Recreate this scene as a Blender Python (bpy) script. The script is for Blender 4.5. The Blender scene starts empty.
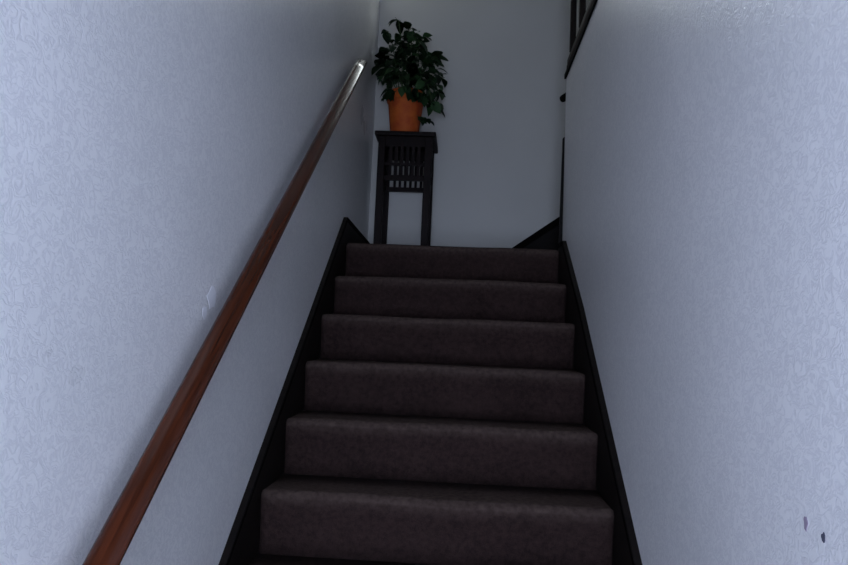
import bpy, bmesh, math, random
from mathutils import Vector, Matrix
random.seed(7)
scene = bpy.context.scene
col = scene.collection

# ------------------------------------------------------------------ camera
LZ = 2.1043                     # landing height: 11 risers above the lower floor
YT, RISE, RUN = 3.3319, 0.1913, 0.2517   # landing nosing, riser, going
YB = 4.2475                     # back wall
XW = 0.55                       # half width of the stairwell
F_PX = 677.58
yaw, pitch, roll = 0.055, 0.0933, 0.0433
fw = Vector((-math.sin(yaw)*math.cos(pitch), math.cos(yaw)*math.cos(pitch), math.sin(pitch)))
r0 = Vector((math.cos(yaw), math.sin(yaw), 0)); u0 = r0.cross(fw)
rt = r0*math.cos(roll) + u0*math.sin(roll)
up = -r0*math.sin(roll) + u0*math.cos(roll)
cam_d = bpy.data.cameras.new('camera'); cam = bpy.data.objects.new('camera', cam_d); col.objects.link(cam)
cam_d.sensor_fit = 'HORIZONTAL'; cam_d.sensor_width = 36; cam_d.lens = F_PX/848*36; cam_d.clip_start = 0.02
m = Matrix((rt, up, -fw)).transposed().to_4x4(); m.translation = (0.0526, 0, LZ-0.5017)
cam.matrix_world = m
scene.camera = cam

# ------------------------------------------------------------------ light and exposure
DOOR_E, WIN_E, SKY_E = 14.9, 9.0, 0.5      # daylight in the door glass, the added high window and the added skylight
world = bpy.data.worlds.new('world'); scene.world = world; world.use_nodes = True
world.node_tree.nodes['Background'].inputs[0].default_value = (0.55, 0.65, 0.85, 1)
world.node_tree.nodes['Background'].inputs[1].default_value = 0.3
vs = scene.view_settings
vs.view_transform = 'Standard'; vs.look = 'None'; vs.gamma = 1; vs.use_curve_mapping = False
vs.exposure = 0.0

# ------------------------------------------------------------------ materials
def mat(name, base, rough=0.6, spec=0.5, coat=0.0):
    m = bpy.data.materials.new(name); m.use_nodes = True
    b = m.node_tree.nodes['Principled BSDF']
    b.inputs['Base Color'].default_value = (*base, 1); b.inputs['Roughness'].default_value = rough
    b.inputs['Specular IOR Level'].default_value = spec; b.inputs['Coat Weight'].default_value = coat
    b.inputs['Coat Roughness'].default_value = 0.15
    return m, m.node_tree.nodes, m.node_tree.links, b
def mixcol(N, L, fac, a, b_):
    n = N.new('ShaderNodeMix'); n.data_type = 'RGBA'
    L.new(fac, n.inputs['Factor']); n.inputs['A'].default_value = (*a, 1); n.inputs['B'].default_value = (*b_, 1)
    return n.outputs['Result']
def obj_coord(N, L, scale=(1, 1, 1)):
    t = N.new('ShaderNodeTexCoord'); mp = N.new('ShaderNodeMapping'); mp.inputs['Scale'].default_value = scale
    L.new(t.outputs['Object'], mp.inputs[0]); return mp.outputs[0]
def noise(N, L, vec, scale, detail=3, rough=0.5, dist=0):
    n = N.new('ShaderNodeTexNoise'); n.inputs['Scale'].default_value = scale; n.inputs['Detail'].default_value = detail
    n.inputs['Roughness'].default_value = rough; n.inputs['Distortion'].default_value = dist
    L.new(vec, n.inputs['Vector']); return n.outputs['Fac']
def ramp(N, L, fac, lo, hi):
    n = N.new('ShaderNodeMapRange'); n.inputs[1].default_value = lo; n.inputs[2].default_value = hi
    L.new(fac, n.inputs[0]); return n.outputs[0]
def bump(N, L, b, h, strength, dist):
    n = N.new('ShaderNodeBump'); n.inputs['Strength'].default_value = strength; n.inputs['Distance'].default_value = dist
    L.new(h, n.inputs['Height']); L.new(n.outputs[0], b.inputs['Normal'])

def wall_material(name, strength):
    m, N, L, b = mat(name, (0.6, 0.6, 0.62), 0.36, 0.45)
    v = obj_coord(N, L)
    # embossed swirl pattern of the painted wall covering
    a = noise(N, L, v, 48, 2, 0.5, 1.4)
    ab = N.new('ShaderNodeMath'); ab.operation = 'SUBTRACT'; L.new(a, ab.inputs[0]); ab.inputs[1].default_value = 0.5
    ab2 = N.new('ShaderNodeMath'); ab2.operation = 'ABSOLUTE'; L.new(ab.outputs[0], ab2.inputs[0])
    ridge = ramp(N, L, ab2.outputs[0], 0.0, 0.10)
    fine = noise(N, L, v, 190, 2)
    ad = N.new('ShaderNodeMath'); ad.operation = 'MULTIPLY_ADD'; L.new(fine, ad.inputs[0]); ad.inputs[1].default_value = 0.35
    L.new(ridge, ad.inputs[2])
    bump(N, L, b, ad.outputs[0], strength, 0.003)
    patch = noise(N, L, v, 2.2, 4)
    c1 = mixcol(N, L, ramp(N, L, patch, 0.3, 0.7), (0.79, 0.78, 0.765), (0.845, 0.83, 0.815))
    mx = N.new('ShaderNodeMix'); mx.data_type = 'RGBA'; mx.blend_type = 'MULTIPLY'
    cr = mixcol(N, L, ridge, (0.88, 0.88, 0.895), (1, 1, 1))
    mx.inputs['Factor'].default_value = 1
    L.new(c1, mx.inputs['A']); L.new(cr, mx.inputs['B']); L.new(mx.outputs['Result'], b.inputs['Base Color'])
    rr = N.new('ShaderNodeMapRange'); L.new(patch, rr.inputs[0]); rr.inputs[3].default_value = 0.24; rr.inputs[4].default_value = 0.36
    L.new(rr.outputs[0], b.inputs['Roughness'])
    return m
M = {}
M['wall'] = wall_material('embossed_wall', 0.17)
M['plain_wall'] = mat('plain_wall', (0.60, 0.60, 0.62), 0.5)[0]
m, N, L, b = mat('back_wall', (0.6, 0.6, 0.62), 0.45)
v = obj_coord(N, L); h = noise(N, L, v, 120, 2); bump(N, L, b, h, 0.12, 0.002)
L.new(mixcol(N, L, noise(N, L, v, 3, 4), (0.56, 0.545, 0.495), (0.62, 0.605, 0.55)), b.inputs['Base Color']); M['back'] = m
M['ceiling'] = mat('ceiling_paint', (0.7, 0.7, 0.7), 0.8)[0]

m, N, L, b = mat('carpet', (0.05, 0.04, 0.04), 0.95, 0.1)
v = obj_coord(N, L)
f1 = noise(N, L, v, 420, 2); f2 = noise(N, L, v, 60, 3, 0.6); f3 = noise(N, L, v, 5, 3)
a = N.new('ShaderNodeMath'); a.operation = 'ADD'; L.new(f1, a.inputs[0]); L.new(f2, a.inputs[1])
wm = N.new('ShaderNodeMix'); wm.data_type = 'RGBA'      # overhead light painted into the colour of nosings and tread fronts
wa = N.new('ShaderNodeAttribute'); wa.attribute_name = 'tread_light'
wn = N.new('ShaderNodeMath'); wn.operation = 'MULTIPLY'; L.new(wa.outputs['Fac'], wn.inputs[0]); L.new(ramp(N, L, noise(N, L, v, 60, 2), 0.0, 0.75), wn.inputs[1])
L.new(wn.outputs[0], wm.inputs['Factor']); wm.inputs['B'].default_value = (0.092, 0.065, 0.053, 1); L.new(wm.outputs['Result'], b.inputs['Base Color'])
a2 = N.new('ShaderNodeMath'); a2.operation = 'MULTIPLY_ADD'; L.new(f3, a2.inputs[0]); a2.inputs[1].default_value = 0.6; L.new(a.outputs[0], a2.inputs[2])
L.new(mixcol(N, L, ramp(N, L, a2.outputs[0], 0.95, 1.65), (0.0142, 0.0082, 0.0071), (0.0475, 0.0280, 0.0243)), wm.inputs['A'])
bump(N, L, b, a.outputs[0], 0.6, 0.004)
M['carpet'] = m

def wood(name, dark, light, rough, stretch, coat=0.0, spec=0.5, tilt=0.0):
    m, N, L, b = mat(name, dark, rough, spec, coat)
    v = obj_coord(N, L, stretch)
    if tilt:                                 # grain follows the slope
        mp = [n for n in N if n.type == 'MAPPING'][0]; mp.vector_type = 'POINT'
        r1 = N.new('ShaderNodeMapping'); r1.inputs['Rotation'].default_value = (tilt, 0, 0)
        t = [n for n in N if n.type == 'TEX_COORD'][0]; L.new(t.outputs['Object'], r1.inputs[0]); L.new(r1.outputs[0], mp.inputs[0])
    g = noise(N, L, v, 14, 5, 0.6, 0.8)
    L.new(mixcol(N, L, ramp(N, L, g, 0.3, 0.72), dark, light), b.inputs['Base Color'])
    bump(N, L, b, g, 0.05, 0.001)
    return m
M['rail'] = wood('varnished_rail', (0.026, 0.0068, 0.0032), (0.088, 0.021, 0.0078), 0.17, (7, 0.25, 7), 0.0, 0.45, -0.66)
M['skirt'] = wood('dark_skirting', (0.004, 0.003, 0.0026), (0.011, 0.007, 0.0055), 0.6, (1, 0.6, 4), 0, 0.15)
M['bead'] = wood('black_moulding', (0.003, 0.0025, 0.002), (0.006, 0.0045, 0.004), 0.85, (1, 0.6, 4), 0, 0.05)
M['stand'] = wood('dark_stand', (0.005, 0.003, 0.003), (0.014, 0.007, 0.0055), 0.55, (5, 5, 0.7), 0, 0.15)
M['baluster'] = wood('dark_baluster', (0.007, 0.005, 0.004), (0.018, 0.012, 0.008), 0.6, (5, 5, 0.7), 0, 0.15)
M['metal'] = mat('bracket_metal', (0.10, 0.09, 0.07), 0.4)[0]
M['door'] = mat('white_door', (0.55, 0.55, 0.56), 0.45)[0]
M['plaster'] = mat('plaster_patch', (0.90, 0.90, 0.92), 0.5)[0]
M['chip_mauve'] = mat('chip_mauve', (0.30, 0.24, 0.31), 0.8)[0]
M['chip_dark'] = mat('chip_dark', (0.07, 0.07, 0.10), 0.8)[0]
m, N, L, b = mat('terracotta', (0.3, 0.08, 0.02), 0.7, 0.3)
v = obj_coord(N, L)
L.new(mixcol(N, L, ramp(N, L, noise(N, L, v, 9, 4), 0.35, 0.7), (0.38, 0.055, 0.011), (0.62, 0.15, 0.02)), b.inputs['Base Color']); M['pot'] = m
M['soil'] = mat('soil', (0.02, 0.014, 0.01), 0.95)[0]
m, N, L, b = mat('leaf_green', (0.02, 0.06, 0.02), 0.5, 0.3)
oi = N.new('ShaderNodeObjectInfo')
L.new(mixcol(N, L, oi.outputs['Random'], (0.010, 0.030, 0.012), (0.040, 0.095, 0.030)), b.inputs['Base Color']); M['leaf'] = m
M['stem'] = mat('stem_green', (0.04, 0.07, 0.02), 0.6)[0]
def emit(name, c, s):
    m = bpy.data.materials.new(name); m.use_nodes = True; nt = m.node_tree
    nt.nodes.remove(nt.nodes['Principled BSDF']); e = nt.nodes.new('ShaderNodeEmission')
    e.inputs[0].default_value = (*c, 1); e.inputs[1].default_value = s
    nt.links.new(e.outputs[0], nt.nodes['Material Output'].inputs[0]); return m
M['door_glass'] = emit('daylit_door_glass', (0.605, 0.715, 1.0), DOOR_E)
M['added_window_glow'] = emit('added_window_emission', (0.86, 0.94, 0.95), WIN_E)  # unseen window, added for the white shine on the handrail end
M['added_skylight_glow'] = emit('added_skylight_emission', (0.80, 0.88, 1.0), SKY_E)  # unseen skylight, added as overhead light for treads and walls

# ------------------------------------------------------------------ helpers
def bx(bm, x0, x1, y0, y1, z0, z1):
    v = [bm.verts.new(p) for p in ((x0,y0,z0),(x1,y0,z0),(x1,y1,z0),(x0,y1,z0),(x0,y0,z1),(x1,y0,z1),(x1,y1,z1),(x0,y1,z1))]
    for f in ((0,3,2,1),(4,5,6,7),(0,1,5,4),(1,2,6,5),(2,3,7,6),(3,0,4,7)): bm.faces.new([v[i] for i in f])
def prism(bm, pts, axis, a, b):
    """polygon pts in the plane perpendicular to axis ('x': (y,z), 'y': (x,z)) extruded from a to b"""
    mk = (lambda p, t: (t, p[0], p[1])) if axis == 'x' else (lambda p, t: (p[0], t, p[1]))
    A = [bm.verts.new(mk(p, a)) for p in pts]; B = [bm.verts.new(mk(p, b)) for p in pts]
    bm.faces.new(A); bm.faces.new(B[::-1]); n = len(pts)
    for i in range(n): bm.faces.new((A[i], B[i], B[(i+1) % n], A[(i+1) % n]))
def tube(bm, pts, rad, n=8):
    rings = []
    for i, p in enumerate(pts):
        p = Vector(p); t = (Vector(pts[min(i+1, len(pts)-1)]) - Vector(pts[max(i-1, 0)])).normalized()
        s = t.cross(Vector((0.31, 0.17, 0.93))).normalized(); q = t.cross(s)
        r_ = rad[i] if isinstance(rad, (list, tuple)) else rad
        rings.append([bm.verts.new(p + (s*math.cos(2*math.pi*k/n) + q*math.sin(2*math.pi*k/n))*r_) for k in range(n)])
    for A, B in zip(rings, rings[1:]):
        for k in range(n): bm.faces.new((A[k], A[(k+1) % n], B[(k+1) % n], B[k]))
    bm.faces.new(rings[0][::-1]); bm.faces.new(rings[-1])
def lathe(bm, prof, c, n=40):
    rings = [[bm.verts.new((c[0]+r_*math.cos(2*math.pi*k/n), c[1]+r_*math.sin(2*math.pi*k/n), c[2]+z)) for k in range(n)] for r_, z in prof]
    for A, B in zip(rings, rings[1:]):
        for k in range(n): bm.faces.new((A[k], A[(k+1) % n], B[(k+1) % n], B[k]))
    bm.faces.new(rings[0][::-1]); bm.faces.new(rings[-1])
def bevel(bm, w, seg=2, sel=None):
    es = [e for e in bm.edges if (sel is None or sel(e))]
    bmesh.ops.bevel(bm, geom=es, offset=w, segments=seg, profile=0.5, affect='EDGES')
def obj(name, bm, material, parent=None, smooth=False):
    bmesh.ops.recalc_face_normals(bm, faces=bm.faces)
    me = bpy.data.meshes.new(name); bm.to_mesh(me); bm.free()
    me.materials.append(M[material])
    if smooth:
        for p in me.polygons: p.use_smooth = True
    o = bpy.data.objects.new(name, me); col.objects.link(o)
    if parent:
        o.parent = parent; o.matrix_parent_inverse = Matrix.Translation(-parent.location)
    return o
def tag(o, label, cat, group=None, kind=None):
    o['label'] = label; o['category'] = cat
    if group: o['group'] = group
    if kind: o['kind'] = kind
    return o
def empty(name, loc, label, cat, group=None, kind=None):
    o = bpy.data.objects.new(name, None); col.objects.link(o); o.location = loc; o.empty_display_size = 0.1
    return tag(o, label, cat, group, kind)
def box_obj(name, dims, material, parent=None, bw=0, seg=2):
    bm = bmesh.new(); bx(bm, *dims)
    if bw: bevel(bm, bw, seg)
    return obj(name, bm, material, parent)
def poly_obj(name, pts, axis, a, b, material, parent=None, bw=0):
    bm = bmesh.new(); prism(bm, pts, axis, a, b)
    if bw: bevel(bm, bw, 2)
    return obj(name, bm, material, parent)

HALL = LZ + 5*RISE              # upper hall floor
TOP = HALL + 2.42               # upper ceiling
YE = 3.388                      # end of the right wall
RIM = LZ + 0.890                # underside of the hall edge trim
YF = -0.85                       # entry end wall
XH = 2.35                       # far wall of the upper hall
LOWC = 2.72                     # ceiling of the entry
YO = 0.55                       # the stairwell opens upwards from here
nose = lambda y: LZ + (y-YT)*RISE/RUN

# ------------------------------------------------------------------ setting
S = lambda o, label, cat: tag(o, label, cat, None, 'structure')
S(box_obj('floor', (-XW, XW, YF, YT-10*RUN+0.03, -0.1, 0), 'carpet'), 'dark carpeted floor at the foot of the stairs', 'floor')
wl = S(box_obj('wall_left', (-XW-0.12, -XW, YF, YB+0.12, -0.1, TOP), 'wall'), 'pale embossed wall on the left carrying the handrail', 'wall')
wr = S(box_obj('wall_right', (XW, XW+0.10, YF, YE, -0.1, RIM), 'wall'), 'pale textured wall on the right below the balusters', 'wall')
S(box_obj('wall_return', (XW+0.10, 1.75, YE-0.10, YE, LZ-0.1, RIM), 'plain_wall'), 'wall turning right behind the end of the right wall', 'wall')
# back wall with an opening for a window added to make the rail shine
WX0, WX1, WZ0, WZ1 = -0.50, 0.12, LZ+1.90, LZ+2.28
bm = bmesh.new()
bx(bm, -XW, WX0, YB, YB+0.12, LZ-0.1, TOP); bx(bm, WX1, XH, YB, YB+0.12, LZ-0.1, TOP)
bx(bm, WX0, WX1, YB, YB+0.12, LZ-0.1, WZ0); bx(bm, WX0, WX1, YB, YB+0.12, WZ1, TOP)
S(obj('wall_back', bm, 'back'), 'plain grey wall behind the plant at the landing', 'wall')
w1 = empty('added_window', ((WX0+WX1)/2, YB, WZ0), 'small unseen window added high above the landing to make the handrail shine', 'window', None, 'structure')
bm = bmesh.new()
for d in ((WX0, WX0+.04, YB+.02, YB+.09, WZ0, WZ1), (WX1-.04, WX1, YB+.02, YB+.09, WZ0, WZ1), (WX0+.04, WX1-.04, YB+.02, YB+.09, WZ0, WZ0+.04), (WX0+.04, WX1-.04, YB+.02, YB+.09, WZ1-.04, WZ1)): bx(bm, *d)
obj('added_window_frame', bm, 'door', w1)
box_obj('pane', (WX0+.04, WX1-.04, YB+.05, YB+.06, WZ0+.04, WZ1-.04), 'added_window_glow', w1)
S(box_obj('wall_hall', (XH, XH+0.1, YO, YB+0.12, LZ-0.1, TOP), 'plain_wall'), 'far wall of the upper hall behind the balusters', 'wall')
S(box_obj('wall_header', (-XW, XH, YO-0.1, YO, LOWC, TOP), 'plain_wall'), 'wall above the entry facing the stairwell', 'wall')
KX0, KX1, KY0, KY1 = -0.40, 0.45, 1.0, 2.1  # ceiling opening for the added skylight
bm = bmesh.new()
bx(bm, -XW-.12, KX0, YO-.1, YB+.12, TOP, TOP+.1); bx(bm, KX1, XH+.1, YO-.1, YB+.12, TOP, TOP+.1)
bx(bm, KX0, KX1, YO-.1, KY0, TOP, TOP+.1); bx(bm, KX0, KX1, KY1, YB+.12, TOP, TOP+.1)
w2 = empty('added_skylight', (0, (KY0+KY1)/2, TOP), 'unseen skylight added in the ceiling to brighten the treads', 'window', None, 'structure')
box_obj('pane', (KX0, KX1, KY0, KY1, TOP+.05, TOP+.06), 'added_skylight_glow', w2)
S(obj('ceiling', bm, 'ceiling'), 'white ceiling high above the stairwell', 'ceiling')
S(box_obj('ceiling_entry', (-XW, XW, YF, YO-.1, LOWC, LOWC+0.1), 'ceiling'), 'low white ceiling over the entry', 'ceiling')
S(box_obj('floor_upper', (XW+0.0, XH, YO, YE, RIM, HALL), 'carpet'), 'carpeted upper hall floor behind the balusters', 'floor')
# entry end wall and glazed door behind the photographer
DX0, DX1, DZ = -0.45, 0.45, 2.34
bm = bmesh.new(); bx(bm, -XW, DX0, YF-.12, YF, -.1, LOWC); bx(bm, DX1, XW, YF-.12, YF, -.1, LOWC); bx(bm, DX0, DX1, YF-.12, YF, DZ, LOWC)
S(obj('wall_entry', bm, 'plain_wall'), 'end wall around the glazed entry door', 'wall')
d1 = empty('door_1', (0, YF-.06, 0), 'tall white entry door with a daylit glass pane in its upper half', 'door', None, 'structure')
bm = bmesh.new()
for d in ((DX0, DX0+.1, YF-.08, YF-.04, 0, DZ), (DX1-.1, DX1, YF-.08, YF-.04, 0, DZ), (DX0+.1, DX1-.1, YF-.08, YF-.04, 0, .85), (DX0+.1, DX1-.1, YF-.08, YF-.04, DZ-.12, DZ)): bx(bm, *d)
obj('door_frame', bm, 'door', d1)
box_obj('pane', (DX0+.1, DX1-.1, YF-.065, YF-.055, .85, DZ-.12), 'door_glass', d1)
bm = bmesh.new(); tube(bm, [(.40, YF-.04, 1.0), (.40, YF+.02, 1.0), (.32, YF+.02, 1.0)], .009); obj('door_handle', bm, 'metal', d1, True)

# ------------------------------------------------------------------ stairs
st = empty('staircase', (0, YT-10*RUN, 0), 'dark brown carpeted staircase rising between two pale walls', 'stairs')
def step_mesh(depth, hgt, W=0.531, amp=0.002, seed=0, back_extra=0.0):
    """carpeted step: nosing at y=0, top z=0, body to y=depth; ends softly rounded"""
    rnd = random.Random(seed)
    R, NO = 0.026, 0.014                     # carpet falls over the nosing without a crease
    base = []
    for k in range(7):
        a = math.pi/2 + k*math.pi/12
        base.append((R + R*math.cos(a), -R + R*math.sin(a)))
    base += [(0.001, -0.045), (0.004, -0.065), (0.008, -0.085), (0.0115, -0.105), (NO, -0.13)]
    base += [(NO, -hgt), (depth, -hgt), (depth, 0.0), (depth*0.5, 0.0)]
    cy, cz = depth*0.5, -hgt*0.5
    xs = [-W, -W+.004, -W+.012, -W+.025] + [(-W+.025) + (2*W-.05)*k/14 for k in range(1, 14)] + [W-.025, W-.012, W-.004, W]
    ins = {0: .014, 1: .008, 2: .003}
    bm = bmesh.new(); rings = []
    wl_ = bm.verts.layers.float.new('tread_light')
    n = len(xs)
    ph = rnd.random()*6; ph2 = rnd.random()*6
    for i, x in enumerate(xs):
        e = ins.get(min(i, n-1-i), 0)
        wob = amp*(math.sin(x*5+ph) + 0.6*math.sin(x*13+ph2))
        ring = []
        for (y, z) in base:
            yy, zz = y, z
            if y < NO+.001: yy += e
            if z > -0.01 and y < depth*0.9: zz -= e*0.6
            if z > -0.08 and y < 0.06: zz += wob; yy += wob*0.6
            nv = bm.verts.new((x, yy, zz)); ring.append(nv)
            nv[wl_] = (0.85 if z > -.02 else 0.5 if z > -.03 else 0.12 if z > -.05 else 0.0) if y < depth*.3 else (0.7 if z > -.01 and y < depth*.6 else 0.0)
        rings.append(ring)
    k = len(base)
    for A, B in zip(rings, rings[1:]):
        for j in range(k): bm.faces.new((A[j], A[(j+1) % k], B[(j+1) % k], B[j]))
    bm.faces.new(rings[0][::-1]); bm.faces.new(rings[-1])
    return bm
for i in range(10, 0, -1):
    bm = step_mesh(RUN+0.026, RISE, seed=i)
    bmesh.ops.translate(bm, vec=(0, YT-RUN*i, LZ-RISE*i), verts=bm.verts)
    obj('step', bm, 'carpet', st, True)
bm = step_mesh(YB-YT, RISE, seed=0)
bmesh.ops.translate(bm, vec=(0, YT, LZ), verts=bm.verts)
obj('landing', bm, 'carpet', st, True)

# second flight turning right at the landing
X2 = 0.66
s2 = empty('upper_staircase', (X2, (YE+YB)/2, LZ), 'short carpeted flight turning right from the landing', 'stairs')
box_obj('landing', (0.531, X2, YE+.02, YB-.025, LZ-RISE, LZ), 'carpet', s2)
for i in range(1, 6):
    x0 = X2 + RUN*(i-1)
    box_obj('step', (x0, (x0+RUN+.02) if i < 5 else XH-.03, YE+.02, YB-.03, LZ+RISE*(i-2), LZ+RISE*i), 'carpet', s2, 0.015)

# ------------------------------------------------------------------ skirting boards
TK = 0.018
def skirt(name, pts_top, side, label, h_lo=0.37, lo_at=None):
    """board on a side wall: pts_top [(y,z)], running down h_lo; plus a dark moulding along its top edge"""
    x_wall = side*XW; x_face = side*(XW-TK)
    ys = YT-10*RUN-0.14; yz = ys + h_lo/(RISE/RUN)          # where the sloping lower edge meets the floor
    low = [(yz, 0.001), (YF, 0.001)]
    pts = list(pts_top) + [(pts_top[-1][0], pts_top[-1][1]-h_lo)] + ([(p[0], p[1]-h_lo) for p in pts_top[-2:1:-1]]) + low
    o = poly_obj(name, pts, 'x', min(x_wall, x_face), max(x_wall, x_face), 'skirt')
    S(o, label, 'skirting board')
    bt = 0.022
    pb = list(pts_top) + [(y, z-bt) for y, z in reversed(pts_top)]
    xf = side*(XW-TK-0.0025)
    poly_obj('moulding', pb, 'x', min(x_face, xf), max(x_face, xf), 'bead', o)
    return o
SK = 0.118
yk = YT + 0.012
skirt('baseboard_left', [(YF, 0.13), (YT-10*RUN-0.14, 0.13), (yk, nose(yk)+SK), (YB, nose(yk)+SK)], -1,
      'near black skirting board climbing the left wall and levelling at the landing')
ye2 = YT-0.07
skirt('baseboard_right', [(YF, 0.13), (YT-10*RUN-0.14, 0.13), (ye2-.5, nose(ye2-.5)+SK), (ye2, nose(ye2)+0.085), (YE-.002, LZ+0.035)], 1,
      'near black skirting board climbing the right wall')
# rising skirting on the back wall beside the second flight
xb = 0.355; zb = LZ+0.128; sl = 0.72
top = [(-XW+TK+.007, zb), (xb, zb), (XH-.9, zb+(XH-.9-xb)*sl)]
pts = top + [(XH-.9, top[-1][1]-.30), (xb+.28, LZ+.002), (-XW+TK+.007, LZ+.002)]
ob = S(poly_obj('baseboard_back', pts, 'y', YB-TK, YB, 'skirt'), 'dark skirting board along the back wall rising to the right', 'skirting board')
pb = top + [(x, z-.05) for x, z in reversed(top)]
poly_obj('moulding', pb, 'y', YB-TK-.007, YB-TK, 'bead', ob)
# plumb-cut end of the inner skirting at the end of the right wall
S(poly_obj('trim_1', [(XW-.017, LZ+.001), (XW-.009, LZ+.58), (XW+.02, LZ+.60), (1.4, LZ+1.10), (1.4, LZ+.55), (XW+.15, LZ+.001)], 'y', YE+.001, YE+.018, 'skirt'),
  'tall dark board end standing at the end of the right wall', 'trim')

# ------------------------------------------------------------------ handrail on the left wall
hr = empty('handrail', (-XW+.001, 2.2, LZ), 'glossy red brown wooden handrail sloping up the left wall', 'handrail')
def rail_sweep(y0, z0, y1, z1, xc, wid, hgt, cut_level, twist):
    """rounded plank section swept along the slope; far end cut level"""
    bm = bmesh.new()
    d = Vector((0, y1-y0, z1-z0)); d.normalize(); nrm = Vector((0, -d.z, d.y))
    r_ = min(wid, hgt)*0.20; sec = []
    for (sx, sn, a0) in ((1, 1, 0), (-1, 1, 90), (-1, -1, 180), (1, -1, 270)):
        for k in range(6):
            a = math.radians(a0 + 18*k)
            sec.append((sx*(wid/2-r_) + r_*math.cos(a), sn*(hgt/2-r_) + r_*math.sin(a)))
        if sn == 1 and sx == 1:              # gently domed top face
            sec += [(wid*.22, hgt/2+.0011), (0, hgt/2+.0016), (-wid*.22, hgt/2+.0011)]
    sec = [(a*math.cos(twist) + b*math.sin(twist), -a*math.sin(twist) + b*math.cos(twist)) for a, b in sec]
    rings = []
    P0 = Vector((xc, y0, z0)); P1 = Vector((xc, y1, z1)); n = 24
    for i in range(n+1):
        c = P0.lerp(P1, i/n); ring = []
        for sx, sn in sec:
            p = c + Vector((sx, 0, 0)) + nrm*sn
            if i == n and cut_level: p = p + d*((z1 - p.z)/d.z)*cut_level
            ring.append(bm.verts.new(p))
        rings.append(ring)
    k = len(sec)
    for A, B in zip(rings, rings[1:]):
        for j in range(k): bm.faces.new((A[j], A[(j+1) % k], B[(j+1) % k], B[j]))
    bm.faces.new(rings[0][::-1]); bm.faces.new(rings[-1])
    return bm
RX = -0.500
zr = lambda y: nose(y) + 0.838 + (y-1.1)*0.042
Y0R, Y1R = 0.62, 3.32
obj('rail', rail_sweep(Y0R, zr(Y0R), Y1R, zr(Y1R), RX, 0.051, 0.055, 0.95, math.radians(28)), 'rail', hr, True)
for yb_ in (0.9, 2.05, 3.05):
    bm = bmesh.new(); z_ = zr(yb_)-.012
    bx(bm, -XW+.0005, -XW+.006, yb_-.012, yb_+.012, z_-.085, z_-.05)
    tube(bm, [(-XW+.004, yb_, z_-.065), (RX-.012, yb_, z_-.06), (RX, yb_, z_-.02)], .006)
    obj('bracket', bm, 'metal', hr)

# ------------------------------------------------------------------ handrail end of the second flight
h2 = empty('upper_handrail', (XW+.3, YE+.03, LZ+.9), 'dark round handrail end peeking past the end of the right wall', 'handrail')
bm = bmesh.new()
tube(bm, [(XW-.021, 3.432, LZ+.795), (XW-.017, 3.432, LZ+.797), (XW-.008, 3.432, LZ+.803), (1.55, 3.432, LZ+.803+1.558*.72*.62)], [.008, .016, .019, .019], 14)
obj('rail', bm, 'bead', h2, True)
bm = bmesh.new(); tube(bm, [(1.0, YE+.0005, LZ+1.003), (1.0, 3.432, LZ+1.003)], .008); obj('bracket', bm, 'metal', h2)

# ------------------------------------------------------------------ balustrade on the hall edge
bl = empty('balustrade', (XW+.02, 2.4, HALL), 'dark wooden balusters and edge board along the upper hall above the right wall', 'railing')
poly_obj('edge_board', [(YO+.02, RIM), (YE+.002, RIM), (YE+.002, RIM+.024), (YO+.02, RIM+.024)], 'x', XW-.010, XW-.0005, 'bead', bl)
poly_obj('shoe_rail', [(YO+.02, HALL), (YE-.02, HALL), (YE-.02, HALL+.025), (YO+.02, HALL+.025)], 'x', XW+.0, XW+.045, 'baluster', bl)
for k in range(10):
    y = 3.27 - 0.262*k
    bm = bmesh.new(); bx(bm, XW-.004, XW+.024, y-.012, y+.012, HALL+.025, HALL+.90); bevel(bm, .003, 1)
    obj('baluster', bm, 'baluster', bl)
bm = bmesh.new(); bx(bm, XW-.006, XW+.05, YO+.02, YE-.02, HALL+.90, HALL+.945); bevel(bm, .012, 3); obj('top_rail', bm, 'baluster', bl)

# ------------------------------------------------------------------ marks on the walls
def chip(name, c, side, ry, rz, thick, material, parent, seed):
    rnd = random.Random(seed); bm = bmesh.new(); n = 14; pts = []
    for k in range(n):
        a = 2*math.pi*k/n; q = 0.75 + 0.45*rnd.random()
        pts.append((c[0] + ry*q*math.cos(a), c[1] + rz*q*math.sin(a)))
    x0 = side*XW; x1 = side*(XW-thick)
    prism(bm, pts, 'x', min(x0, x1), max(x0, x1))
    return obj(name, bm, material, parent)
chip('paint_chip', (1.008, LZ-.727), 1, .0055, .010, .0008, 'chip_mauve', wr, 1)
chip('paint_chip', (0.962, LZ-.734), 1, .0045, .007, .0008, 'chip_dark', wr, 2)
chip('plaster_patch', (1.612, LZ-.405), -1, .030, .026, .0006, 'plaster', wl, 3)
chip('plaster_patch', (1.575, LZ-.445), -1, .014, .018, .0005, 'plaster', wl, 4)

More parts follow.
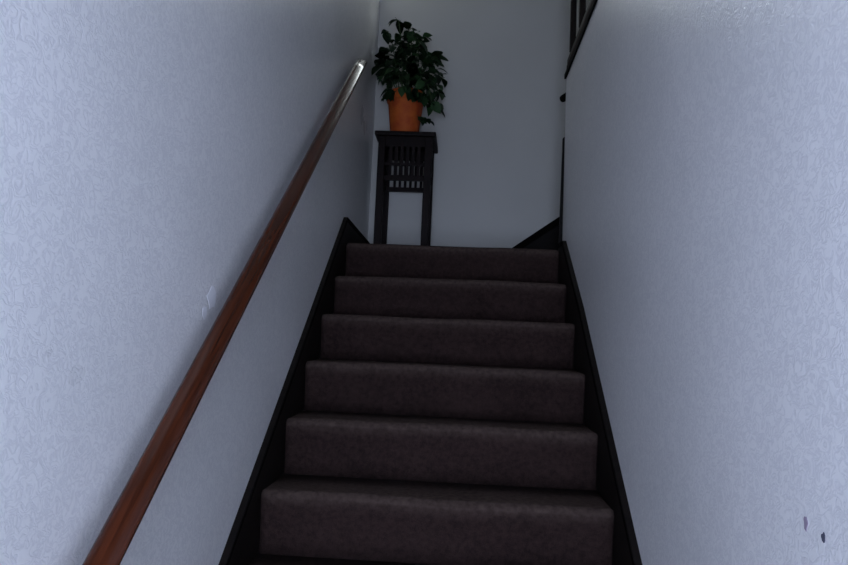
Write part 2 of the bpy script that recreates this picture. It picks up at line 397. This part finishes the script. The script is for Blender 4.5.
# ------------------------------------------------------------------ plant stand
SX0, SX1, SY0, SY1, SH = -0.464, -0.148, 3.862, 4.186, 0.742
ps = empty('plant_stand', ((SX0+SX1)/2, (SY0+SY1)/2, LZ), 'tall dark wooden plant stand with slatted apron on the landing', 'plant stand')
bm = bmesh.new(); bx(bm, SX0-.022, SX1+.022, SY0-.022, SY1+.022, LZ+SH-.026, LZ+SH); bevel(bm, .006, 2); obj('top', bm, 'stand', ps)
LW = 0.042
for lx in (SX0, SX1-LW):
    for ly in (SY0, SY1-LW):
        bm = bmesh.new(); bx(bm, lx, lx+LW, ly, ly+LW, LZ+.001, LZ+SH-.026); bevel(bm, .003, 1); obj('leg', bm, 'stand', ps)
def apron(fixed0, fixed1, a0, a1, along):
    def b_(u0, u1, z0, z1, name, sh=0.0):
        d = (u0, u1, fixed0+sh, fixed1-sh, LZ+z0, LZ+z1) if along == 'x' else (fixed0+sh, fixed1-sh, u0, u1, LZ+z0, LZ+z1)
        box_obj(name, d, 'stand', ps)
    b_(a0, a1, SH-.085, SH-.026, 'apron_rail'); b_(a0, a1, .545, .560, 'apron_rail'); b_(a0, a1, .455, .482, 'apron_rail')
    n = 7; w = 0.0155; gap = (a1-a0)/(n)
    for k in range(n-1):
        u = a0 + gap*(k+1)
        b_(u-w/2, u+w/2, .482, .545, 'slat', .003); b_(u-w*.62, u+w*.62, .560, SH-.085, 'slat', .003)
apron(SY0+.008, SY0+.026, SX0+LW, SX1-LW, 'x'); apron(SY1-.026, SY1-.008, SX0+LW, SX1-LW, 'x')
apron(SX0+.008, SX0+.026, SY0+LW, SY1-LW, 'y'); apron(SX1-.026, SX1-.008, SY0+LW, SY1-LW, 'y')

# ------------------------------------------------------------------ potted plant
PX, PY, PZ = -0.325, 3.985, LZ+SH
pp = empty('potted_plant', (PX, PY, PZ), 'bushy dark green houseplant in an orange terracotta pot on the stand', 'plant')
bm = bmesh.new()
lathe(bm, [(.070, 0.0005), (.080, 0.0005), (.084, .01), (.106, .205), (.108, .215), (.113, .217), (.115, .222), (.118, .268), (.115, .274), (.109, .274), (.106, .25), (.03, .248)], (PX, PY, PZ))
obj('pot', bm, 'pot', pp, True)
bm = bmesh.new(); lathe(bm, [(.106, .249), (.105, .256), (.05, .262), (.01, .264)], (PX, PY, PZ), 24); obj('soil', bm, 'soil', pp)
def leaf_mesh(name, ln, wd, curl):
    """pointed oval leaf with midrib fold and droop, short stalk, growing along +x"""
    bm = bmesh.new(); prof = [(0, .0), (.12, .55), (.32, 1.0), (.55, .92), (.78, .55), (1, .0)]
    mid, lf, rg = [], [], []
    for t, w in prof:
        z = -curl*t*t*ln; mid.append(bm.verts.new((t*ln, 0, z)))
        if w: lf.append(bm.verts.new((t*ln, w*wd/2, z+w*wd*.16))); rg.append(bm.verts.new((t*ln, -w*wd/2, z+w*wd*.16)))
        else: lf.append(None); rg.append(None)
    for sd, fl in ((lf, 0), (rg, 1)):
        for i in range(len(prof)-1):
            q = [p for p in (mid[i], mid[i+1], sd[i+1], sd[i]) if p]
            bm.faces.new(q[::-1] if fl else q)
    top = list(bm.faces)
    bmesh.ops.solidify(bm, geom=top, thickness=0.0008)
    tube(bm, [(-.02, 0, -.004), (.004, 0, .0)], .0015, 4)
    bmesh.ops.recalc_face_normals(bm, faces=bm.faces)
    me = bpy.data.meshes.new(name); bm.to_mesh(me); bm.free(); me.materials.append(M['leaf'])
    for p in me.polygons: p.use_smooth = True
    return me
leaves = [leaf_mesh('leaf', .070, .056, .35), leaf_mesh('leaf', .060, .046, .5), leaf_mesh('leaf', .080, .062, .25)]
def put_leaf(p, d, rollv=0.0, s=1.0, which=None):
    d = Vector(d).normalized(); upv = Vector((0, 0, 1)) if abs(d.z) < .95 else Vector((1, 0, 0))
    y = upv.cross(d).normalized(); z = d.cross(y)
    R = Matrix((d, y, z)).transposed().to_4x4() @ Matrix.Rotation(rollv, 4, 'X')
    p = Vector(p)
    tip = p + d*.07*s
    if min(p.x, tip.x) < -XW+.015 or max(p.y, tip.y) > YB-.02: return
    o = bpy.data.objects.new('leaf', leaves[which if which is not None else random.randrange(3)]); col.objects.link(o)
    o.parent = pp
    o.matrix_basis = Matrix.Translation(p - Vector((PX, PY, PZ))) @ R @ Matrix.Scale(s, 4)
CRX, CRZ = -0.318, LZ+1.195
def stem(pts, rad=.003):
    bm = bmesh.new(); tube(bm, pts, rad, 5); return obj('stem', bm, 'stem', pp, True)
def bez(a, b, c, n=7):
    a, b, c = Vector(a), Vector(b), Vector(c)
    return [a*(1-t)**2 + b*2*t*(1-t) + c*t*t for t in [k/(n-1) for k in range(n)]]
base = Vector((PX, PY, PZ+.258))
# long shoots: (end offset from pot centre x, depth, height above landing)
shoots = [(-.075, -.02, 1.475), (-.005, .02, 1.43), (.03, -.04, 1.40), (-.15, .02, 1.42), (.095, -.03, 1.36), (.14, .03, 1.27),
          (.19, -.04, 1.23), (.215, -.06, 1.10), (.20, -.09, 1.00), (.165, -.11, .93), (-.17, -.03, 1.25), (-.16, -.07, 1.08), (.05, -.16, 1.15), (-.06, -.17, 1.10)]
for dx, dy, hz in shoots:
    e = Vector((PX+dx, PY+dy, LZ+hz)); h_ = max(hz+.06, 1.17)
    pts = bez(base + Vector((dx*.25, dy*.25, 0)), (PX+dx*.75, PY+dy*.8, LZ+h_), e)
    stem(pts)
    for k in (3, 4, 5, 6, 6):
        a = random.uniform(0, 6.28); t = (pts[k]-pts[k-1]).normalized()
        d = Vector((math.cos(a), math.sin(a)*.8, random.uniform(-.5, .3))) + t*.5
        put_leaf(pts[k], d, random.uniform(-.6, .6), random.uniform(.75, 1.1))
# crown
for k in range(196):
    while True:
        q = Vector((random.uniform(-1, 1), random.uniform(-1, 1), random.uniform(-1, 1)))
        if .25 < q.length < 1: break
    p = Vector((CRX + q.x*.185, PY + q.y*.175, CRZ + q.z*.185))
    if p.z < PZ+.28 and Vector((p.x-PX, p.y-PY)).length < .145:
        p.z = PZ+.28+random.random()*.06
    a = math.atan2(q.y, q.x) + random.uniform(-.9, .9)
    put_leaf(p, (math.cos(a), math.sin(a), random.uniform(-.9, .35)), random.uniform(-.7, .7), random.uniform(.75, 1.15))
# leaves hanging over the rim in front
for k in range(30):
    a = math.radians(random.uniform(180, 360))
    p = Vector((PX + .125*math.cos(a), PY + .125*math.sin(a), PZ + random.uniform(.235, .30)))
    put_leaf(p, (math.cos(a)*.4 + random.uniform(-.4, .4), math.sin(a)*.5, random.uniform(-1.2, -.5)), random.uniform(-.4, .4), random.uniform(.8, 1.0))
# leaves hanging over the right side of the pot
for k in range(16):
    p = Vector((PX + random.uniform(.10, .19), PY + random.uniform(-.13, .0), LZ + random.uniform(.93, 1.12)))
    put_leaf(p, (random.uniform(.1, .8), random.uniform(-.7, .2), random.uniform(-1.2, -.2)), random.uniform(-.6, .6), random.uniform(.8, 1.15))
for k in range(5):
    p = Vector((PX + random.uniform(.075, .15), PY + random.uniform(-.13, -.05), PZ + random.uniform(.07, .11)))
    put_leaf(p, (random.uniform(.1, .6), random.uniform(-.7, .0), random.uniform(-.5, -.1)), random.uniform(-.6, .6), .9)
